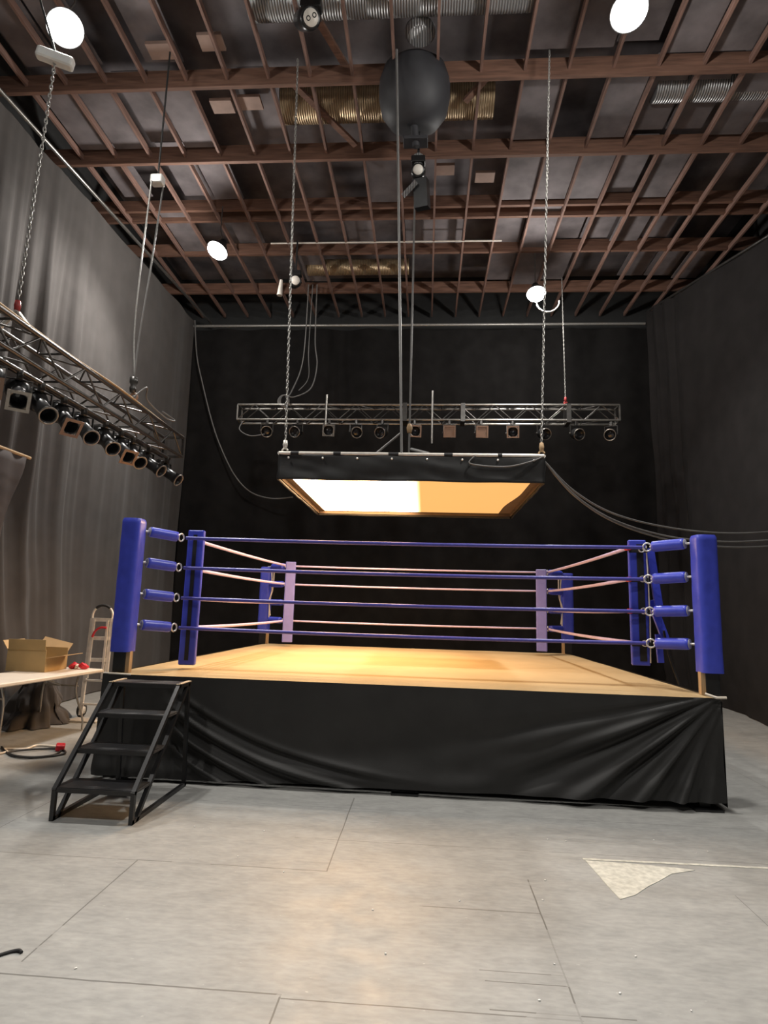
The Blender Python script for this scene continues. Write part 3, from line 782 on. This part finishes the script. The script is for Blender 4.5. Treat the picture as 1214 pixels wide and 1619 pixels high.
# ------------------------------------------------------------------ chains, ropes, hoists
def chain_mb(p0, p1, r=.0075, link=.055, w=.013):
    p0, p1 = V(p0), V(p1); d = (p1-p0); L = d.length; d.normalize(); n = max(2, int(L/(link*.78)))
    x = d.orthogonal().normalized(); y = d.cross(x); mb = MB()
    for i in range(n):
        c = p0 + d*(L*(i+.5)/n); s = x if i % 2 else y
        pts = []
        for k in range(8):
            a = 2*PI*k/8; pts.append(c + s*math.cos(a)*w + d*(math.sin(a)*link*.5))
        mb.tube(pts, r, 5, closed=True)
    return mb
def hung_chain(top, bot, label, hook=M['redhook'], hoist=True, r=.0065, w=.012):
    t = thing('hoist_chain', bot, label, 'chain', 'hoist chains')
    top, bot = V(top), V(bot)
    chain_mb(bot+V((0,0,.17)), top, r, .06, w).build('chain', M['chain'], t)
    h = MB(); h.lathe([(.0,.06),(.024,.07),(.03,.11),(.022,.16),(.0,.17)], bot, (0,0,1), 12)
    h.torus(bot+V((0,0,.03)), (0,1,0), .032, .011, 16, 8, arc=1.6*PI, start=.6*PI)
    h.build('hook', hook, t)
    if hoist:
        b = MB().box(top+V((0,0,.02)), (.34,.10,.11), Euler((0,.15,.35)), bev=.03); b.build('hoist_body', M['white'], t)
        MB().tube([top+V((0,0,.07)), V((top.x-.6,4.5,8.95))], .010, 6).build('suspension_rod', M['blackcable'], t)
    return t
hc = hung_chain((-3.72,4.97,6.86), (-3.76,4.95,4.16), 'bright chain with red hook lifting the truss over the table')
MB().tube([(-3.62,4.95,4.06),(-3.74,4.95,4.2),(-3.76,4.95,4.22),(-3.9,4.95,4.06)], .02, 8).build('sling', M['alu'], hc)
hung_chain((-1.84,7.02,8.9), (-1.72,7.03,3.45), 'long chain holding the light box corner on the table side', M['alu'], False, .006, .012)
hung_chain((1.49,7.02,8.9), (1.33,7.03,3.45), 'long chain holding the light box corner away from the table', M['wood_bare'], False, .006, .012)
hc = hung_chain((2.84,12.5,8.85), (2.87,12.5,5.98), 'thin line with red hook lifting the rear truss beside the flood lamp', M['redhook'], False, .006, .010)
MB().tube([(2.80,12.36,5.92),(2.87,12.5,6.02),(2.95,12.64,5.92)], .014, 8).build('sling', M['redhook'], hc)
rp = thing('bridle_rope', (-.31,7.0,3.45), 'thick rope with splayed bridle legs at the middle of the light box front', 'rope')
MB().tube([(-.51,7.0,8.97),(-.40,7.0,6.),(-.31,7.0,3.46)], .016, 8).build('rope', M['rope_cable'], rp)
MB().tube([(-.31,7.0,3.72),(-.62,7.04,3.46)], .013, 8).build('bridle_leg', M['rope_cable'], rp)
MB().tube([(-.22,7.9,3.75),(.02,7.02,3.46)], .02, 8).build('bridle_leg', M['rope_cable'], rp)
r2_ = thing('suspension_rope', (-.31,9.7,3.43), 'plain rope rising from the back edge of the light box', 'rope')
MB().tube([(-.31,9.72,8.97),(-.31,9.72,3.44)], .016, 8).build('rope', M['rope_cable'], r2_)
MB().lathe([(.0,0),(.04,.02),(.05,.10),(.03,.16),(.0,.18)], (-.31,9.72,4.5), (0,0,1), 12).build('shackle', M['wood_bare'], r2_)
lp = thing('hoist_lines', (-3.6,6.95,4.2), 'pair of slack wire lines dropping to the truss above the step corner', 'cable')
MB().tube(smooth_path([(-3.62,6.86,7.0),(-3.66,6.88,5.9),(-3.70,6.95,5.0),(-3.66,6.98,4.42)]), .011, 6).build('wire', M['chain'], lp)
MB().tube(smooth_path([(-3.52,6.98,7.0),(-3.58,6.98,5.9),(-3.64,6.98,5.0),(-3.66,6.98,4.40)]), .011, 6).build('wire', M['rope_cable'], lp)
MB().lathe([(.0,0),(.035,.01),(.045,.06),(.03,.10),(.05,.14),(.05,.2),(.0,.22)], (-3.66,6.98,4.18), (0,0,1), 12).build('shackle', M['truss_dark'], lp)
MB().torus((-3.64,6.98,4.13), (0,1,0), .045, .014, 16, 8).build('hook', M['gel'], lp)
MB().box((-3.57,6.92,7.05), (.16,.12,.12), bev=.02).build('hoist_body', M['white'], lp)
MB().tube([(-3.57,6.92,7.1),(-3.57,6.92,8.97)], .012, 6).build('suspension_rod', M['blackcable'], lp)

# cable bundle from the light box to the side drape, and the slack cable by the far corner
cb = thing('cable_bundle', (1.4,7.1,3.4), 'three long sagging cables from the light box towards the side drape', 'cable')
pts = [(1.36,7.05,3.40),(1.75,7.3,3.06),(2.3,7.6,2.80),(3.1,8.0,2.66),(3.9,8.2,2.63),(4.7,8.4,2.70),(5.5,8.45,2.80)]
for q, (a, b) in enumerate(((.0,0.),(.05,-.03),(.13,.12))):
    MB().tube(smooth_path([(p[0]+a*.2*i/3,p[1]+a*.1*i,p[2]+b*min(1,i/3)-.0*i-(.05 if q==1 else 0)*sstep(2,5,i)) for i, p in enumerate(pts)]), .012, 6).build('cable', M['rope_cable'], cb)
tag(MB().tube(smooth_path([(-5.78,13.7,8.5),(-5.66,13.7,7.6),(-5.47,13.7,6.9),(-5.15,13.7,5.9),(-4.85,13.7,5.2),(-4.5,13.7,4.6),(-4.1,13.7,4.22),(-3.6,13.7,4.08),(-3.1,13.7,4.12)]), .016, 6).build('slack_cable', M['rope_cable']), 'single slack cable curving down the corner between the pleated drape and the backdrop', 'cable')

# ------------------------------------------------------------------ ceiling lamps
lamps = [(-4.17,5.67,8.0,'blazing flood lamp above the chain with the white hoist'), (2.06,5.73,8.0,'blazing flood lamp with no hoist below it, front row over the ring'),
         (-3.91,10.0,8.0,'flood lamp shining above the pleated drape, rear row'), (2.13,11.63,8.0,'flood lamp with a pale curved yoke below it, rear row'),
         (-4.2,1.2,8.0,'unseen flood lamp added behind the viewer on the table side'), (2.1,1.2,8.0,'unseen flood lamp added behind the viewer away from the table')]  # last two are unseen lamps, added to brighten the floor
LAMP_W, UP_W = 710, 200
for i, (x, y, z, lab) in enumerate(lamps):
    t = thing('flood_lamp', (x,y,z), lab, 'ceiling lamp', 'flood lamps under the ceiling')
    ax = V((-.3 if i == 2 else .55 if i in (0,4) else .1 if x < 0 else 0,-.4,-1)).normalized()
    MB().lathe([(.0,-.30),(.05,-.30),(.07,-.26),(.075,-.20),(.13,-.14),(.19,-.05),(.20,-.012),(.19,-.012),(.18,-.04),(.10,-.12),(.0,-.13)], (x,y,z), ax, 28).build('housing', M['can'], t)
    MB().lathe([(.185,-.012),(.17,.03),(.12,.07),(.06,.09),(.0,.095)], (x,y,z), ax, 28).build('lit_lens', M['lens'], t)
    MB().tube([V((x,y,z))-ax*.28, (x,y+.1,z+.45),(x,y+.1,8.97)], .012, 8).build('hanger', M['truss_dark'], t)
    if i == 3:
        MB().torus((x+.22,y-.05,z-.17), (0,1,.1), .23, .016, 20, 8, arc=PI, start=0, xdir=(1,0,0)).build('curved_yoke', M['white'], t)
    for nm, typ, e in (('lamp_beam','SPOT',LAMP_W),('lamp_spill','POINT',UP_W*(.3 if i in (0,4) else 1))):
        ld = bpy.data.lights.new(nm, typ); ld.energy = e; ld.color = (1,.965,.91)
        ld.shadow_soft_size = .15
        lo = bpy.data.objects.new(nm, ld); COL.objects.link(lo); lo.parent = t
        lo.location = ax*.2
        if typ == 'SPOT':
            ld.spot_size = math.radians(128); ld.spot_blend = .7
            lo.rotation_euler = ax.to_track_quat('-Z','Y').to_euler()

# ------------------------------------------------------------------ things up among the joists
def duct(p0, p1, r, m, label):
    p0, p1 = V(p0), V(p1); L = (p1-p0).length; n = int(L/.04); prof = []
    for i in range(n+1): prof.append((r*(1+.02*(i % 2)), L*i/n))
    o = MB().lathe(prof, (0,0,0), (1,0,0), 28).build('air_duct', m); o.location = p0
    o.rotation_euler = (0,0,math.atan2(p1.y-p0.y,p1.x-p0.x))
    return tag(o, label, 'duct', 'ribbed ducts above the ceiling joists')
duct((-2.35,8.25,9.36), (.9,8.25,9.36), .27, M['ductmetal'], 'brassy ribbed duct behind the big dark drum')
duct((-2.8,12.65,9.245), (-.5,12.65,9.245), .17, M['ductmetal'], 'small brassy duct between the rear ceiling beams')
duct((3.2,8.05,9.265), (6.3,8.05,9.265), .19, M['ductgrey'], 'dull grey duct over the side away from the table')
duct((-2.4,6.55,9.33), (1.2,6.55,9.33), .25, M['ductgrey'], 'silvery ribbed duct nearest the top of the ceiling view')
# big drum
dm = thing('ceiling_drum', (-.28,7.55,8.3), 'large round charcoal drum fixture hung beneath the ceiling joists', 'fixture')
MB().lathe([(.0,-.50),(.20,-.50),(.33,-.46),(.46,-.30),(.50,-.10),(.50,.12),(.42,.32),(.26,.42),(.0,.44)], (-.28,7.55,8.84), (0,-.35,1), 36).build('drum', M['drum'], dm)
MB().box((-.28,7.5,8.68), (.30,.08,.26), bev=.02).build('panel', mat('dark_grey_panel',(.06,.06,.065),.5), dm)
MB().tube([(-.28,7.55,8.4),(-.24,7.6,8.02)], .05, 12).build('neck', M['drum'], dm)
MB().box((-.25,7.6,8.10), (.34,.2,.05), bev=.01).build('bracket', M['drum'], dm)
MB().lathe([(.16,0),(.20,.05),(.20,.1),(.12,.2)], (-.20,6.9,9.05), (0,0,1), 24).build('cowl', M['ductgrey'], dm)
def ceiling_spot(loc, label, d, face, size=1.):
    x, y, z = loc
    t = thing('ceiling_spotlight', loc, label, 'spotlight', 'small spotlights under the joists')
    d = V(d).normalized()
    MB().tube([(x,y,z+.1),(x,y,8.97)], .018, 8).build('stem', M['strap'], t)
    MB().lathe([(.03,-.42*size),(.10*size,-.40*size),(.12*size,-.1*size),(.11*size,0),(.09*size,.02),(.0,.0)], V(loc), d, 20).build('body', M['can'], t)
    MB().box(V(loc)+V((0,0,.14)), (.22*size,.14,.10), bev=.02).build('base', M['can'], t)
    f = MB()
    q = d.orthogonal().normalized(); 
    f.lathe([(.0,.03),(.075*size,.03),(.08*size,.02)], V(loc)+d*0., d, 20)
    f.build('face', face, t)
    return t
M['paleface'] = mat('pale_lamp_face', (.70,.66,.60), .4)
s1_ = ceiling_spot((-1.50,6.2,8.62), 'dark spotlight with a pale marked face plate at the top of the ceiling view', (.35,-.6,-.6), M['paleface'], 1.15)
mk = MB()
for s in (-1,1): mk.torus((-1.475+.035*s,6.135,8.56+.02*s), (.35,-.6,-.6), .022, .006, 12, 6)
mk.build('face_mark', M['strap'], s1_)
s2_ = ceiling_spot((-.21,7.75,7.78), 'small twin lamp below the charcoal drum fixture', (0,-1,-.35), M['paleface'], .9)
MB().lathe([(.0,.02),(.07,.025),(.085,.0),(.085,-.08),(.0,-.1)], (-.21,7.72,7.93), (0,-1,-.3), 20).build('second_lamp', M['ductgrey'], s2_)
MB().bar((-.17,7.85,7.7), (-.14,7.95,7.32), .2, .16).build('lower_body', M['can'], s2_)
MB().bar((-.23,7.75,7.6), (-.42,7.85,7.45), .05, .05).build('arm', M['ductgrey'], s2_)
s3_ = ceiling_spot((-2.72,11.2,8.1), 'dark spotlight with a pale bow shaped face in front of the rear beams', (.3,-1,-.4), M['paleface'], 1.1)
MB().tube([(-2.98,11.1,8.05),(-3.0,11.1,7.72)], [.03,.055], 10).build('hanging_tag', M['alu'], s3_)
# diagonal braces
for p, q, lab in (((-1.62,6.6,9.25),(-1.2,7.6,9.2),'timber brace slanting down beside the pale faced spotlight'), ((-2.2,7.5,9.2),(-1.25,8.7,9.0),'timber brace slanting across the brassy duct'), ((.85,7.5,9.15),(.45,7.9,9.0),'short timber brace beside the charcoal drum')):
    tag(MB().bar(p, q, .09, .05).build('timber_brace', M['beam']), lab, 'brace', 'slanting braces among the ceiling joists')
pipe2 = MB().tube([(-3.3,11.3,8.98),(1.4,11.3,8.98)], .018, 8).build('conduit_pipe', M['alu']); tag(pipe2, 'thin bright conduit crossing under the rear ceiling joists', 'pipe')

# ------------------------------------------------------------------ table corner
tc_ = V((-4.70,7.14,.74)); ta = math.radians(-7)
tb = thing('folding_table', (tc_.x,tc_.y,0), 'off-white folding table with grey tube legs beside the hand truck', 'table')
RT = Matrix.Rotation(ta, 3, 'Z')
def TT(x, y, z): return V((tc_.x,tc_.y,0)) + RT @ V((x,y,z))
MB().box(TT(0,0,.717), (.74,1.83,.046), RT, bev=.03).build('table_top', M['tabletop'], tb)
for s in (-1,1):
    for a in (-.28,.28):
        MB().tube(smooth_path([TT(a*.82,s*.62,.69), TT(a*.86,s*.58,.48), TT(a*1.1,s*.66,.16), TT(a*1.12,s*.67,.012)], 5), .0125, 8).build('leg', M['tableleg'], tb)
    MB().tube([TT(-.25,s*.60,.55),TT(.25,s*.60,.55)], .010, 8).build('cross_bar', M['tableleg'], tb)
    MB().tube([TT(0,s*.60,.55),TT(0,s*.2,.69)], .010, 8).build('brace', M['tableleg'], tb)
# cardboard box
cx, cy, cz = -4.90, 7.62, .742
bx = thing('cardboard_box', (cx,cy,cz), 'open brown cardboard box with loose flaps on the folding table', 'box')
w, l, h = .50, .46, .27; th = .006
b = MB(); b.box((cx,cy,cz+.004),(w,l,th))
b.box((cx,cy-l/2,cz+h/2),(w,th,h)); b.box((cx,cy+l/2,cz+h/2),(w,th,h)); b.box((cx-w/2,cy,cz+h/2),(th,l,h)); b.box((cx+w/2,cy,cz+h/2*.62),(th,l,h*.62))
b.build('carton', M['card'], bx)
MB().box((cx+w/2+.11,cy-.02,cz+h*.62+.02),(.24,l*.9,th),Euler((0,-.18,0))).build('flap', M['cardin'], bx)
MB().box((cx,cy-l/2-.012,cz+h+.055),(w*.96,th,.13),Euler((.12,0,.0))).build('flap', M['card'], bx)
MB().box((cx+.05,cy+l/2+.05,cz+h+.03),(w*.8,th,.14),Euler((-.6,.2,0))).build('flap', M['cardin'], bx)
MB().box((cx-w/2-.05,cy,cz+h+.03),(th,l*.9,.16),Euler((0,-.6,0))).build('flap', M['cardin'], bx)
# red strap bundle
rs = thing('strap_bundle', (-4.50,7.85,.742), 'small red ratchet strap bundle on the table beside the cardboard box', 'strap')
o = MB()
for i in range(4): o.torus((-4.56+.01*i,7.86+.012*i,.775+.006*i), (.3*i-.4,.4,1), .042, .016, 16, 8)
for i in range(3): o.torus((-4.43+.01*i,7.87,.78+.005*i), (.5,.3*i-.3,1), .042, .018, 16, 8)
o.build('webbing', M['red'], rs)
MB().box((-4.50,7.84,.775),(.03,.05,.05),Euler((.2,.4,.1)),bev=.008).build('buckle', M['whitecable'], rs)

# aluminium hand truck
hx, hy = -4.60, 8.50
ht = thing('hand_truck', (hx,hy,0), 'bare aluminium hand truck standing upright behind the folding table', 'hand truck')
lean = .03
def HT(x, z, y=0): return V((hx+x+.0*z, hy+y+lean*z, z))
for s in (-1,1):
    MB().bar(HT(s*.155,.05), HT(s*.145,1.38), .032, .045).build('rail', M['alu'], ht)
    MB().bar(HT(s*.108,.55,-.03), HT(s*.10,1.36,-.03), .022, .03).build('inner_rail', M['alu'], ht)
arc = [HT(.148*math.cos(a), 1.42+.14*math.sin(a)) for a in [PI*i/16 for i in range(17)]]
hb = MB().tube([HT(.148,1.36)]+arc+[HT(-.148,1.36)], .016, 10).build('handle_loop', M['alu'], ht)
MB().tube([p+V((0,0,.004)) for p in arc[4:13]], .020, 10).build('grip', M['rubber'], hb)
for z in (.20,.52,.80,1.10,1.36):
    MB().bar(HT(-.15,z,-.01), HT(.15,z,-.01), .03, .05 if z > .6 else .025).build('cross_bar', M['alu'], ht)
MB().box((hx,hy-.13,.012),(.42,.26,.016)).build('toe_plate', M['alu'], ht)
for s in (-1,1):
    wl = MB().lathe([(.03,-.03),(.085,-.03),(.10,-.015),(.10,.015),(.085,.03),(.03,.03)], (hx+s*.20,hy+.10,.10), (1,0,0), 24).build('wheel', M['rubber'], ht)
    MB().lathe([(.0,-.033),(.05,-.033),(.05,.033),(.0,.033)], (hx+s*.20,hy+.10,.10), (1,0,0), 16).build('hub', M['alu'], wl)
rd = MB().tube(smooth_path([HT(-.09,1.12,-.05),HT(-.05,1.2,-.06),HT(.02,1.25,-.06),HT(.10,1.25,-.05)]), .016, 8).build('bungee_cord', M['red'], ht); rd['label'] = 'red cord looped on the frame'
tag(MB().box((-4.36,8.95,.30),(.24,.02,.60),Euler((-.08,0,.1))).build('plywood_offcut', M['card']), 'tan board leaning behind the hand truck by the ring', 'board')
# dark cloth bag-like heap under the table
def f_heap(u, v):
    a = 2*PI*u; k = 1-v
    r = (.16+.30*k**1.3) * (1 + (.16*math.sin(a*7+2*nz(k*2,1)) + .10*math.sin(a*13+1.))*(.35+.65*k)) if v < 1 else .02
    x = -5.13+.80*r*math.cos(a); y = 8.06+1.10*r*math.sin(a)
    z = .01+.66*v - .05*math.exp(-((v-.35)/.12)**2)*0
    pinch = 1-.22*math.exp(-((v-.28)/.07)**2)*(.5+.5*math.sin(a*3))
    return V((lerp(-5.13,x,pinch)+.03*nz(a*1.5,v*5), lerp(8.06,y,pinch)+.03*nz(a*1.5+9,v*5), z + .03*nz(a*2,v*3)*v))
tag(MB().grid(f_heap, 120, 30).build('cloth_heap', M['curtain']), 'gathered tail of black cloth bunched on the floor under the folding table', 'cloth')

# floor cable with red plug
fc = thing('extension_cord', (-4.2,6.5,0), 'looped black and white cord with a red plug on the floor below the table', 'cord')
MB().tube(smooth_path([(-4.62,6.72,.012),(-4.3,6.42,.012),(-3.98,6.36,.014),(-3.80,6.55,.014),(-3.98,6.74,.014),(-4.25,6.62,.02),(-4.35,6.46,.02),(-4.1,6.32,.016),(-3.86,6.44,.02),(-3.92,6.7,.012)]), .011, 6).build('black_cord', M['blackcable'], fc)
MB().tube(smooth_path([(-4.75,6.62,.012),(-4.5,6.40,.012),(-4.42,6.52,.012),(-4.52,6.64,.012),(-4.32,6.68,.012),(-4.30,6.86,.012),(-4.08,6.84,.014),(-3.98,6.80,.02)]), .012, 6).build('white_cord', M['whitecable'], fc)
MB().box((-3.96,6.74,.035),(.09,.14,.06),Euler((0,.1,.5)),bev=.015).build('plug', M['red'], fc)
# floor paint: worn white triangle and line
g = MB(); zt = .003
tri = [(1.11,4.50),(1.40,4.49),(1.72,4.46),(1.80,4.44),(1.62,4.36),(1.50,4.24),(1.40,4.15),(1.28,4.02),(1.17,3.95),(1.15,4.1),(1.13,4.3)]
g.add([(x,y,zt) for x,y in tri]+[(x,y,0) for x,y in tri], [tuple(range(len(tri)-1,-1,-1))]+[(i,(i+1)%len(tri),(i+1)%len(tri)+len(tri),i+len(tri)) for i in range(len(tri))])
g.box((2.2,4.545,.0015),(2.2,.028,.003),Euler((0,0,.02)))
p_ = g.build('floor_marking', M['chalk']); p_['kind'] = 'structure'
bits = MB(); rr = random.Random(3)
for i in range(26):
    x, y = rr.uniform(-1.8,2.2), rr.uniform(2.9,5.0)
    bits.box((x,y,.003),(rr.uniform(.005,.013),rr.uniform(.004,.009),.004),Euler((0,0,rr.random()*3)))
o = bits.build('paper_scraps', M['white']); tag(o, 'tiny white scraps scattered over the grey floor', 'litter', kind='stuff')
tag(MB().tube(smooth_path([(-1.94,2.97,.006),(-1.90,3.01,.006),(-1.87,3.02,.008),(-1.85,3.01,.006)]), .008, 6).build('twig_scrap', M['strap']), 'small dark scrap on the floor at the front edge of view', 'litter')

# ------------------------------------------------------------------ world and view
w = bpy.data.worlds.new('world'); S.world = w; w.use_nodes = True
w.node_tree.nodes['Background'].inputs[0].default_value = (.02,.02,.022,1); w.node_tree.nodes['Background'].inputs[1].default_value = .5
S.view_settings.view_transform = 'Standard'; S.view_settings.look = 'None'; S.view_settings.gamma = 1; S.view_settings.use_curve_mapping = False
S.view_settings.exposure = 0.0
try:
    S.cycles.max_bounces = 6; S.cycles.sample_clamp_indirect = 4.
except Exception: pass
